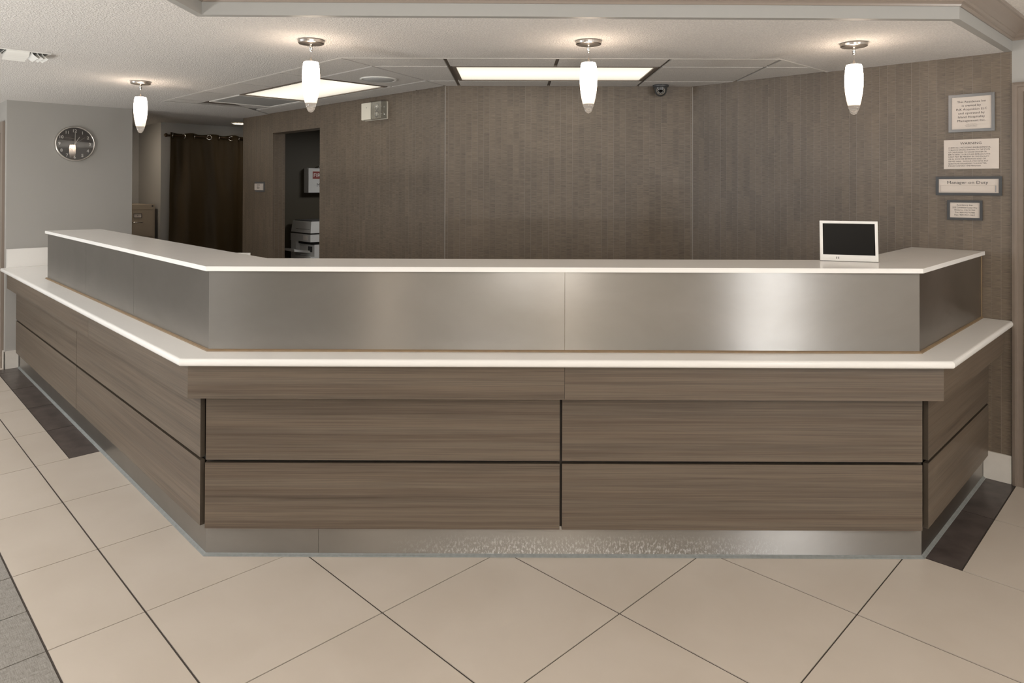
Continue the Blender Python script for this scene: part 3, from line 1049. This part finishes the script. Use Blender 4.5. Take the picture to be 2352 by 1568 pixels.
# ------------------------------------------------------------------ pendants
def pendant():
    t = thing('pendant_light', 'x', 'pendant lamp')
    bm = B(); lathe(bm, [(0, 0), (.0625, 0), (.064, -.006), (.0625, -.016), (.058, -.019), (.012, -.021), (0, -.021)], 40)
    mk('canopy', bm, MNICK, t, smooth=False)
    bm = B(); lathe(bm, [(0, -.020), (.0085, -.020), (.0085, -.040), (.006, -.046), (.006, -.056), (.002, -.058), (0, -.058)], 16)
    mk('ferrule', bm, MCHROME, t, smooth=True)
    bm = B(); tube(bm, [(0, 0, -.055), (0, 0, -.086)], .0012, 6)
    mk('cable', bm, MNICK, t)
    bm = B(); lathe(bm, [(0, -.082), (.003, -.084), (.0045, -.092), (.011, -.106), (.013, -.110), (0, -.110)], 16)
    mk('cap', bm, MNICK, t, smooth=True)
    outer = [(.0345, -.1085), (.0375, -.118), (.0405, -.140), (.0425, -.170), (.0428, -.195), (.0415, -.225), (.0385, -.255), (.0340, -.283), (.0285, -.309)]
    bm = B(); lathe(bm, [(0, -.1075), (.031, -.1075)] + outer + [(.026, -.312), (.015, -.316), (0, -.318)], 36)
    mk('shade', bm, MOPAL, t, smooth=True)
    bm = B(); lathe(bm, [(.0255, -.3105), (.0283, -.3105), (.0255, -.321), (.0225, -.331), (.0165, -.346), (.010, -.3535), (0, -.357), (0, -.352), (.0085, -.3495), (.014, -.343), (.0198, -.3295), (.0228, -.320), (.0255, -.3105)], 36)
    mk('glass_tip', bm, MGLASS, t, smooth=True)
    for a in (-0.9, 1.2, 3.3):
        bm = B()
        vs = cyl(bm, (0, 0), .0022, 0, .002, 10)
        bmesh.ops.transform(bm, matrix=Matrix.Rotation(a - math.pi / 2 + .5, 4, 'Z') @ Matrix.Translation((.0372, 0, -.122)) @ Matrix.Rotation(math.radians(90), 4, 'Y'), verts=vs)
        mk('set_screw', bm, MDKGREY, t)
    return t


def dup(root, loc, rz=None):
    r = root.copy(); COL.objects.link(r); r.location = loc
    if rz is not None: r.rotation_euler = (0, 0, rz)
    for ch in root.children:
        c = ch.copy(); COL.objects.link(c); c.parent = r
        for g in ch.children:
            d = g.copy(); COL.objects.link(d); d.parent = c
    return r


pd = pendant()
PEND = [((-2.576, 4.773), 'glowing white pendant light hanging farthest left, beside the wall clock'),
        ((-0.997, 3.403), 'glowing white pendant light hanging in front of the diamond shaped left ceiling light'),
        ((0.371, 3.405), 'glowing white pendant light hanging in front of the long middle ceiling light'),
        ((1.695, 3.438), 'glowing white pendant light hanging farthest right, in front of the grey papered wall')]
for k, ((x, y), lab) in enumerate(PEND):
    o = pd if k == 0 else dup(pd, (0, 0, 0))
    o.location = (x, y, ZC - 0.0005)
    o['label'] = lab; o['category'] = 'pendant lamp'; o['group'] = 'pendant lights over the reception desk'

# ------------------------------------------------------------------ ceiling fixtures
def troffer(label, loc, rz, L, Wd):
    t = thing('troffer_light', label, 'ceiling light', loc, rz, 'recessed fluorescent ceiling lights')
    bm = B()
    frame = [(-L / 2, L / 2, -Wd / 2, -Wd / 2 + .012), (-L / 2, L / 2, Wd / 2 - .012, Wd / 2), (-L / 2, -L / 2 + .02, -Wd / 2 + .012, Wd / 2 - .012), (L / 2 - .02, L / 2, -Wd / 2 + .012, Wd / 2 - .012)]
    for a, b2, c, d in frame: box(bm, a, b2, c, d, 0.001, 0.013)
    mk('frame', bm, MTEE, t)
    bm = B(); box(bm, -L / 2 + .02, L / 2 - .02, -Wd / 2 + .012, Wd / 2 - .012, 0.008, 0.0125)
    mk('diffuser', bm, MTROF, t)
    return t


troffer('long bright recessed ceiling light above the middle papered wall', (0.253, 4.437, ZC), 0, 1.24, 0.55)
troffer('bright recessed ceiling light above the left papered wall, seen as a diamond', pq(4.805, 2.6235, ZC), -R45, 1.225, 0.555)

vt = thing('return_air_grille', 'dark grey perforated return air grille beside the left recessed ceiling light', 'vent', pq(5.737, 2.6235, ZC), -R45)
bm = B()
for a, b2, c, d in ((-.30, .30, -.277, -.262), (-.30, .30, .262, .277), (-.30, -.285, -.262, .262), (.285, .30, -.262, .262)): box(bm, a, b2, c, d, .001, .013)
mk('frame', bm, MTRIMW, vt)
bm = B(); box(bm, -.285, .285, -.262, .262, .006, .0125)
mk('perforated_plate', bm, MVENT, vt)

sp = thing('ceiling_speaker', 'round pale grey speaker set in the ceiling tile right of the diamond light', 'speaker', pq(3.93, 2.648, ZC + .002))
bm = B(); lathe(bm, [(.122, 0), (.125, -.004), (.118, -.008), (.108, -.006), (.106, 0)], 40); mk('rim', bm, MBLIND, sp, smooth=True)
bm = B(); lathe(bm, [(.107, -.002), (.095, -.009), (.06, -.014), (0, -.016), ], 40); mk('grille', bm, plain('speaker_mesh', (0.5, 0.5, 0.49), .5, var=.12, scale=300), sp, smooth=True)

reg = thing('air_register', 'white curved-blade air register in the ceiling at the far left', 'vent', pq(4.553, 0.735, ZC - .0005), R45)
# local x = +q, local y = +p
bm = B()
for a, b2, c, d in ((-.147, .147, -.10, -.088), (-.147, .147, .07, .082), (-.147, -.135, -.088, .07), (.135, .147, -.088, .07)): box(bm, a, b2, c, d, -.004, 0)
mk('frame', bm, MBLIND, reg)
bm = B(); box(bm, -.135, .135, -.088, .07, -.0012, -.0004); mk('throat', bm, MBLACK, reg)
def blade(prof, e0, e1, along_x):
    """curved blade: prof = [(offset, z)] extruded between e0 and e1"""
    b_ = B(); t = .0012; rows_ = []
    for o_, z_ in prof:
        r_ = []
        for oo, zz in ((o_, z_), (o_ + t, z_ + t * .5)):
            for e in (e0, e1): r_.append(b_.verts.new((e, oo, zz) if along_x else (oo, e, zz)))
        rows_.append(r_)
    for a, c in zip(rows_, rows_[1:]):
        for i, j in ((0, 1), (3, 2), (2, 0), (1, 3)): b_.faces.new((a[i], a[j], c[j], c[i]))
    b_.faces.new((rows_[0][0], rows_[0][2], rows_[0][3], rows_[0][1])); b_.faces.new((rows_[-1][0], rows_[-1][1], rows_[-1][3], rows_[-1][2]))
    mk('blade', b_, MBLIND, reg)
def arc(o, s, drop): return [(o + s * .030 * (k / 6) ** 1.7, -.002 - drop * (k / 6)) for k in range(7)]
for k, yc in enumerate((-.080, -.050, -.018, .014)): blade(arc(yc, 1, .022 + .005 * k), -.052, .052, True)
for xc in (.060, .084, .106): blade(arc(xc, 1, .030), -.084, .066, False)
for xc in (-.060, -.084, -.106): blade(arc(xc, -1, .030), -.084, .066, False)

dc = thing('dome_camera', 'small dark dome security camera under the ceiling at the middle papered wall', 'camera', (1.043, 4.885, ZC + .002), math.radians(-12))
bm = B(); lathe(bm, [(0, 0), (.054, 0), (.056, -.006), (.054, -.014), (.046, -.018), (0, -.018)], 32); mk('base', bm, MDKGREY, dc)
bm = B(); lathe(bm, [(.046, -.017), (.045, -.035), (.040, -.055), (.030, -.070), (.016, -.079), (0, -.082)], 32); mk('housing', bm, plain('dome_shell', (.06, .062, .062), .25), dc, smooth=True)
tl = Matrix.Translation((0, -.030, -.048)) @ Matrix.Rotation(math.radians(-14), 4, 'X') @ Matrix.Rotation(math.radians(90), 4, 'X')
bm = B(); lathe(bm, [(.024, 0), (.029, 0), (.029, .016), (.0275, .0175), (.025, .016), (.024, .012)], 32); bm.transform(tl); mk('lens_ring', bm, plain('ring_taupe', (.30, .27, .23), .35), dc, smooth=True)
bm = B(); cyl(bm, (0, 0), .025, 0, .013, 28); bm.transform(tl); mk('lens_plate', bm, MBLACK, dc)
bm = B(); cyl(bm, (0, 0), .009, .013, .0155, 20); bm.transform(tl); mk('lens', bm, MSCREEN, dc)
bm = B()
for k in range(16):
    a = 2 * math.pi * k / 16; r_ = .0165 if k % 2 else .0195
    cyl(bm, (r_ * math.cos(a), r_ * math.sin(a)), .0017, .013, .0145, 8)
bm.transform(tl); mk('led_ring', bm, MINKW, dc)

rl = thing('recessed_downlight', 'small lit recessed downlight in the corridor ceiling above the curtain', 'ceiling light', pq(7.86, 3.40, ZC - .0005))
bm = B(); lathe(bm, [(.078, 0), (.09, 0), (.09, -.004), (.078, -.006)], 28); mk('trim_ring', bm, MBLIND, rl)
bm = B(); lathe(bm, [(0, -.004), (.076, -.004), (.076, -.0005), (0, -.0005)], 28); mk('lamp', bm, MDOWN, rl)

# ------------------------------------------------------------------ signs on the right papered wall
def wall_A(p, z): return pq(p, QR - .0008, z)
INK = MINK
def sign(name, label, p0, p1, z0, z1, fw, fmat, lines, depth=.012, inset=None):
    w = (p0 - p1); h = z1 - z0
    t = thing(name, label, 'sign', wall_A((p0 + p1) / 2, z0), -R45, 'notices on the right papered wall')
    if fw:
        b_ = B(); frame_bm(b_, -w / 2, w / 2, 0, h, fw, -depth, 0); bevel(b_, .0012); mk('frame', b_, fmat, t)
        b_ = B(); slab(b_, -w / 2 + fw - .001, w / 2 - fw + .001, fw - .001, h - fw + .001, -depth * .55, -.001); mk('insert', b_, MPAPER, t)
        yf = -depth * .55
    else:
        b_ = B(); slab(b_, -w / 2, w / 2, 0, h, -.005, 0); mk('plate', b_, MPAPER, t); yf = -.005
    b_ = B(); text_bm(b_, lines, yf)
    flat_mk('lettering', b_, INK, t)
    return t, yf


def spread(txts, h_top, pitch, cap, widths):
    return [(s, 0, h_top - k * pitch, cap, wd) for k, (s, wd) in enumerate(zip(txts, widths))]


s1 = spread(['This Residence Inn', 'is owned by', 'INK Acquisition LLC', 'and operated by', 'Island Hospitality', 'Management Inc.'], .1585, .0207, .0118, [.133, .088, .142, .122, .124, .129])
s1 += [('under a license from', 0, .0400, .0030, .046), ('Marriott International, Inc.', 0, .0340, .0030, .058), ('and one of its affiliates', 0, .0280, .0030, .052)]
sign('framed_notice', 'topmost wall notice, slate grey frame, six lines about ownership', 1.002, 0.789, 1.856, 2.061, .0145, MSLATE, s1)
s2 = [('WARNING', 0, .1335, .0130, .098)]
wl = [.196, .193, .178, .194, .190, .174, .185, .179, .153]
for k, (tx, wd) in enumerate(zip(['CHEMICALS, INCLUDING ENVIRONMENTAL', 'TOBACCO SMOKE, KNOWN TO THE STATE', 'OF CALIFORNIA TO CAUSE CANCER OR', 'BIRTH DEFECTS OR OTHER REPRODUCTIVE', 'HARM MAY BE PRESENT IN THIS FACILITY', 'OR IN FOOD OR BEVERAGES SOLD OR', 'SERVED HERE.  SHOULD YOU HAVE ANY', 'QUESTIONS REGARDING THIS MATTER,', 'PLEASE CONTACT THE MANAGER.'], wl)):
    s2.append((tx, -.105 + wd / 2, .1130 - k * .01245, .0074, wd))
sign('warning_plaque', 'unframed white plaque headed WARNING, second wall notice from the top', 1.026, 0.772, 1.654, 1.8145, 0, None, s2)
t3, yf3 = sign('framed_nameplate', 'wide charcoal framed Manager on Duty plate with an empty name slot', 1.064, 0.758, 1.510, 1.6125, .0135, MDKGREY, [('Manager on Duty', -.003, .0625, .0165, .190)])
b_ = B(); frame_bm(b_, -.131, .128, .0175, .0545, .0016, yf3 - .0022, yf3 - .0002)
mk('name_slot', b_, plain('slot_edge', (.56, .49, .43), .5), t3)
b_ = B(); slab(b_, .1245, .1275, .019, .053, yf3 - .004, yf3 - .0003); mk('slot_stop', b_, MGREYPL, t3)
s4 = spread(['Residence Inn', '2025 Convention Center Way', 'Ontario, CA 91764', 'Tel: 909-937-6788', 'Fax: 909-937-2462'], .0775, .0134, .0078, [.073, .116, .097, .093, .095])
sign('framed_address', 'lowest and smallest wall notice, black frame with address and telephone numbers', 1.009, 0.845, 1.375, 1.483, .0125, MDKGREY, s4)

# ------------------------------------------------------------------ things on the left papered wall
el = thing('emergency_light', 'cream emergency light with clear lens on the left papered wall', 'emergency light', pq(4.715, QL - .0008, 2.083), -R45)
bm = B(); slab(bm, -.160, .150, 0, .138, -.012, 0); mk('back_plate', bm, MCREAM, el)
bm = B(); slab(bm, -.158, .005, .002, .136, -.068, -.012)
bmesh.ops.bevel(bm, geom=[e for e in bm.edges if all(v.co.x < -.15 and v.co.y < -.06 for v in e.verts)], offset=.03, segments=6, affect='EDGES')
mk('housing', bm, MCREAM, el)
bm = B(); cyl(bm, (0, 0), .003, 0, .0015, 10); bm.transform(Matrix.Translation((-.055, -.068, .098)) @ Matrix.Rotation(math.radians(90), 4, 'X')); mk('test_button', bm, MBLACK, el)
bm = B(); slab(bm, .0055, .148, .002, .136, -.066, -.0125); mk('lens', bm, mat_frost(), el)
for zc_ in (.040, .098):
    bm = B(); lathe(bm, [(.010, 0), (.026, .018), (.030, .030), (.0285, .030), (.024, .019), (.009, .001)], 24); bm.transform(Matrix.Translation((.075, -.018, zc_)) @ Matrix.Rotation(math.radians(90), 4, 'X')); mk('reflector', bm, MCHROME, el, smooth=True)

sw = thing('room_sign', 'small white and grey framed sign left of the doorway', 'sign', pq(6.817, QL - .0008, 1.488), -R45)
bm = B(); slab(bm, -.105, .105, 0, .104, -.008, 0); bevel(bm, .002); mk('frame', bm, MSLATE, sw)
bm = B(); slab(bm, -.103, .088, .018, .086, -.013, -.008); bevel(bm, .002); mk('insert', bm, MPAPER, sw)
bm = B()
for x0, x1, z0, z1 in ((-.040, -.006, .072, .075), (-.040, -.036, .060, .072), (-.040, -.012, .058, .061), (-.014, -.010, .060, .068), (.000, .016, .072, .075), (.012, .016, .062, .072),
                       (-.044, -.012, .049, .052), (-.044, -.040, .037, .049), (-.040, -.006, .034, .037), (-.026, -.022, .037, .049), (-.008, -.004, .037, .049), (.006, .010, .034, .052)):
    slab(bm, x0, x1, z0, z1, -.0136, -.0128)
mk('glyph_outline', bm, MINK, sw)

# ------------------------------------------------------------------ clock
ck = thing('wall_clock', 'round wall clock with black dial, white numerals and silver rim', 'clock', pq(P1 - .0008, 1.594, 1.9195), R45)
R90 = Matrix.Rotation(math.radians(90), 4, 'X')     # lathe axis z -> local -y
bm = B(); lathe(bm, [(.143, .006), (.142, .030), (.147, .036), (.153, .033), (.157, .024), (.157, 0), (.143, 0)], 64); bm.transform(R90); mk('rim', bm, plain('satin_aluminium', (.60, .57, .53), .28, .85), ck, smooth=True)
bm = B(); cyl(bm, (0, 0), .144, 0.001, .008, 64); bm.transform(R90); mk('dial', bm, MDIAL, ck)
for n in range(1, 13):
    a = math.radians(30 * n)
    bm = B(); text_bm(bm, [(str(n), .118 * math.sin(a), .117 * math.cos(a) - .0135, .027, None)], -.0082, bold=.022); flat_mk('numeral', bm, MINKW, ck)
def hand(L, w, ang, y, mat, nm, tail=.02):
    b_ = B(); slab(b_, -w / 2, w / 2, -tail, L, y, y + .0015)
    for v in b_.verts:
        if v.co.z > L * .9: v.co.x *= .6
    b_.transform(Matrix.Rotation(math.radians(ang), 4, 'Y')); mk(nm, b_, mat, ck)
MH = plain('pale_hand', (.62, .59, .54), .4)
hand(.072, .0085, 30, -.0120, MH, 'hour_hand'); hand(.108, .0075, 1, -.0145, MH, 'minute_hand'); hand(.095, .0014, 52, -.0165, MINKW, 'second_hand', .03)
bm = B(); cyl(bm, (0, 0), .007, .008, .020, 16); bm.transform(R90); mk('hub', bm, MH, ck)
bm = B(); cyl(bm, (0, 0), .143, .0255, .0270, 64); bm.transform(R90); mk('glass', bm, MPANE, ck)

# ------------------------------------------------------------------ curtain, rod
RPp = 8.27
rod = thing('curtain_rod', 'dark bronze curtain rod with ball finial across the corridor wall', 'curtain rod', pq(RPp, 2.76, 2.119), R45)
bm = B(); tube(bm, [(-.005, 0, 0), (1.6, 0, 0)], .0095, 12); mk('pole', bm, MROD, rod, smooth=True)
bm = B(); lathe(bm, [(0, -.022), (.013, -.018), (.021, -.004), (.021, .004), (.013, .018), (0, .022)], 20); bm.transform(Matrix.Translation((-.022, 0, 0))); mk('finial', bm, MROD, rod, smooth=True)
for x in (.035, 1.5):
    bm = B(); slab(bm, x - .006, x + .006, -.012, .012, .0, 8.38 - RPp - .001); mk('bracket', bm, MROD, rod)
# grommets as measured along the rod (offset from the rod's left end)
RG = [.050, .165, .290, .455, .573, .715, .81, .95, 1.05, 1.2, 1.32]
cur = thing('curtain', 'dark brown grommet curtain hanging from the rod in the corridor', 'curtain', pq(RPp, 2.78, 0.02), R45)
bm = B()
nx, nz = 160, 26
X1 = 1.40
def fold(x):
    # pass through the rod plane at every grommet: alternate front/back
    k = 0
    g = [v - .02 for v in RG]
    if x <= g[0]: return -.030 * min(1, (g[0] - x) / .03)
    for k in range(len(g) - 1):
        if g[k] <= x <= g[k + 1]:
            s = math.sin(math.pi * (x - g[k]) / (g[k + 1] - g[k]))
            return (.040 if k % 2 == 0 else -.040) * s
    return .03 * (x - g[-1])
rows = []
for iz in range(nz + 1):
    z = 2.128 * iz / nz
    row = []
    for ix in range(nx + 1):
        x = X1 * ix / nx
        d = 1 - z / 2.128
        f = fold(x) * max(.45, 1 - 1.6 * d) * .8 + .026 * min(1, 3 * d) * math.sin(15 * x + 2 * d + .8) + .006 * d * math.sin(33 * x) + .004 * math.sin(41 * x + 9 * z)
        zz = z + (.006 * math.cos(2 * math.pi * x / .24) if iz == nz else 0)
        row.append(bm.verts.new((x - .012 * d * math.sin(3 * z), f, zz)))
    rows.append(row)
for a, c in zip(rows, rows[1:]):
    for i in range(nx): bm.faces.new((a[i], a[i + 1], c[i + 1], c[i]))
ob = mk('fabric', bm, MFAB, cur, smooth=True)
sm = ob.modifiers.new('thickness', 'SOLIDIFY'); sm.thickness = .002
for k, x in enumerate(RG[:9]):
    b_ = B()
    seg = 20
    for i in range(seg):
        pass
    ring = []
    for i in range(seg):
        a = 2 * math.pi * i / seg
        rr = []
        for j in range(8):
            b3 = 2 * math.pi * j / 8
            r_ = .0255 + .0052 * math.cos(b3)
            rr.append(b_.verts.new((r_ * math.cos(a), .004 * math.sin(b3), r_ * math.sin(a))))
        ring.append(rr)
    for i in range(seg):
        for j in range(8):
            b_.faces.new((ring[i][j], ring[(i + 1) % seg][j], ring[(i + 1) % seg][(j + 1) % 8], ring[i][(j + 1) % 8]))
    ang = math.radians(66 if k % 2 == 0 else -60)
    if k in (3, 5): ang = math.radians(-22)
    b_.transform(Matrix.Translation((x - .02, -.006, 2.099 - .004)) @ Matrix.Rotation(ang, 4, 'Z'))
    mk('grommet', b_, MCHROME, cur, smooth=True)

# ------------------------------------------------------------------ filing cabinet
fc = thing('filing_cabinet', 'beige steel filing cabinet beside the brown curtain', 'filing cabinet', pq(8.45, 2.50, 0), R45)
fw, fd, fh = .375, .66, 1.335
bm = B(); slab(bm, -fw / 2, fw / 2, .0, fh, .012, fd); bevel(bm, .004); mk('body', bm, MBEIGE, fc)
bm = B(); slab(bm, -fw / 2 + .012, fw / 2 - .004, fh - .055, fh - .004, .002, .014); mk('top_rail', bm, MBEIGE, fc)
bm = B(); cyl(bm, (0, 0), .009, 0, .006, 16); bm.transform(Matrix.Translation((fw / 2 - .03, .002, fh - .018)) @ R90); mk('lock', bm, MDKGREY, fc)
for k in range(4):
    z1 = fh - .062 - k * .305; z0 = z1 - .295
    bm = B(); slab(bm, -fw / 2 + .012, fw / 2 - .026, max(z0, .05), z1, -.008, .013); bevel(bm, .003); d_ = mk('drawer', bm, MBEIGE, fc)
    bm = B(); frame_bm(bm, -.043, .043, z1 - .085, z1 - .035, .006, -.012, -.008); mk('label_holder', bm, MCHROME, d_)
    bm = B(); slab(bm, -.037, .037, z1 - .079, z1 - .041, -.0095, -.008); mk('label_card', bm, MPAPER, d_)
    if k == 0:
        bm = B(); text_bm(bm, [('A', 0, z1 - .070, .018, None)], -.0096); flat_mk('label_letter', bm, MINK, d_)
    bm = B(); tube(bm, [(-.055, -.008, z1 - .135), (-.052, -.026, z1 - .135), (-.03, -.034, z1 - .135), (.03, -.034, z1 - .135), (.052, -.026, z1 - .135), (.055, -.008, z1 - .135)], .005, 8); mk('handle', bm, MCHROME, d_, smooth=True)

# ------------------------------------------------------------------ printer room: first aid cabinet and printer
fa = thing('first_aid_cabinet', 'grey metal first aid box on the dark wall inside the doorway', 'first aid box', pq(7.139, 4.03, 1.475), R45)
bm = B(); slab(bm, -.205, .205, 0, .275, -.070, 0); bevel(bm, .003); mk('body', bm, MPRN, fa)
bm = B(); slab(bm, -.205, .205, .002, .273, -.102, -.072); bevel(bm, .004); dd = mk('door', bm, MPRN, fa)
bm = B(); slab(bm, -.155, .155, .155, .238, -.1035, -.102); pn = mk('red_panel', bm, MRED, dd)
bm = B(); frame_bm(bm, -.158, .158, .152, .241, .003, -.1038, -.102); mk('panel_border', bm, MCREAM, dd)
bm = B(); text_bm(bm, [('FIRST AID', 0, .175, .044, .285)], -.1036); flat_mk('red_panel_lettering', bm, MINKW, dd)
bm = B(); text_bm(bm, [('M', -.085, .068, .040, None)], -.1021); flat_mk('lower_lettering', bm, MINK, dd)
bm = B(); tube(bm, [(-.055, -.05, .274), (-.045, -.05, .296), (-.025, -.05, .310), (.025, -.05, .310), (.045, -.05, .296), (.055, -.05, .274)], .006, 8); mk('handle', bm, MPRN, fa, smooth=True)

pr_ = thing('office_printer', 'light grey office copier with dark lid inside the doorway', 'printer', pq(6.88, 3.90, 0), R45)
# local x = +q (depth of room), local y = +p ; faces seen: -x (left) and -y (right)
bx0, bx1, by0, by1 = -.25, .25, -.215, .215
bm = B(); box(bm, bx0, bx1, by0, by1, .02, .80); bevel(bm, .012, 2); mk('base', bm, MPRN, pr_)
bm = B()
box(bm, bx0, bx1, by1 - .11, by1, .80, .955); box(bm, bx0 + .045, bx1, by0, by1 - .112, .80, .925)
mk('output_bay', bm, MPRN, pr_)
bm = B(); box(bm, bx0 + .03, bx1 - .01, by0 + .01, by1 - .112, .927, .955); mk('bay_shadow_gap', bm, MBLACK, pr_)
bm = B(); box(bm, bx0 + .038, bx0 + .046, -.17, -.09, .845, .905); mk('dark_recess_patch', bm, MDKGREY, pr_)  # dark patch standing in for the shade of a recess in the bay
bm = B(); box(bm, bx0 - .005, bx1, by0 - .005, by1, .957, 1.035); bevel(bm, .010, 2); ub = mk('control_band', bm, MPRN, pr_)
bm = B(); box(bm, bx0 - .009, bx0 - .004, -.16, -.07, .975, 1.022); bevel(bm, .004); mk('latch', bm, MINKW, ub)
bm = B(); box(bm, bx0 + .01, bx1, by0 + .01, by1 - .01, 1.035, 1.050); mk('shadow_gap', bm, MBLACK, pr_)
bm = B(); vs = box(bm, bx0, bx1, by0, by1, 1.050, 1.172)
for v in vs:
    if v.co.z > 1.1: v.co.x *= .95; v.co.y *= .95
bevel(bm, .014, 3); sc_ = mk('scanner_lid', bm, MPRN, pr_)
bm = B(); box(bm, bx0 - .0035, bx0 + .002, -.19, .10, 1.087, 1.090); mk('seam', bm, MBLACK, sc_)
bm = B(); box(bm, bx0 + .03, bx1 - .03, by0 + .03, by1 - .03, 1.172, 1.182); bevel(bm, .004); mk('document_cover', bm, MDKGREY, pr_)
bm = B(); vs = box(bm, bx0 - .14, bx0 + .10, -.13, .20, .825, .850)
for v in vs:
    if v.co.x < bx0: v.co.z += .035
bevel(bm, .005); mk('paper_tray', bm, MPRN, pr_)
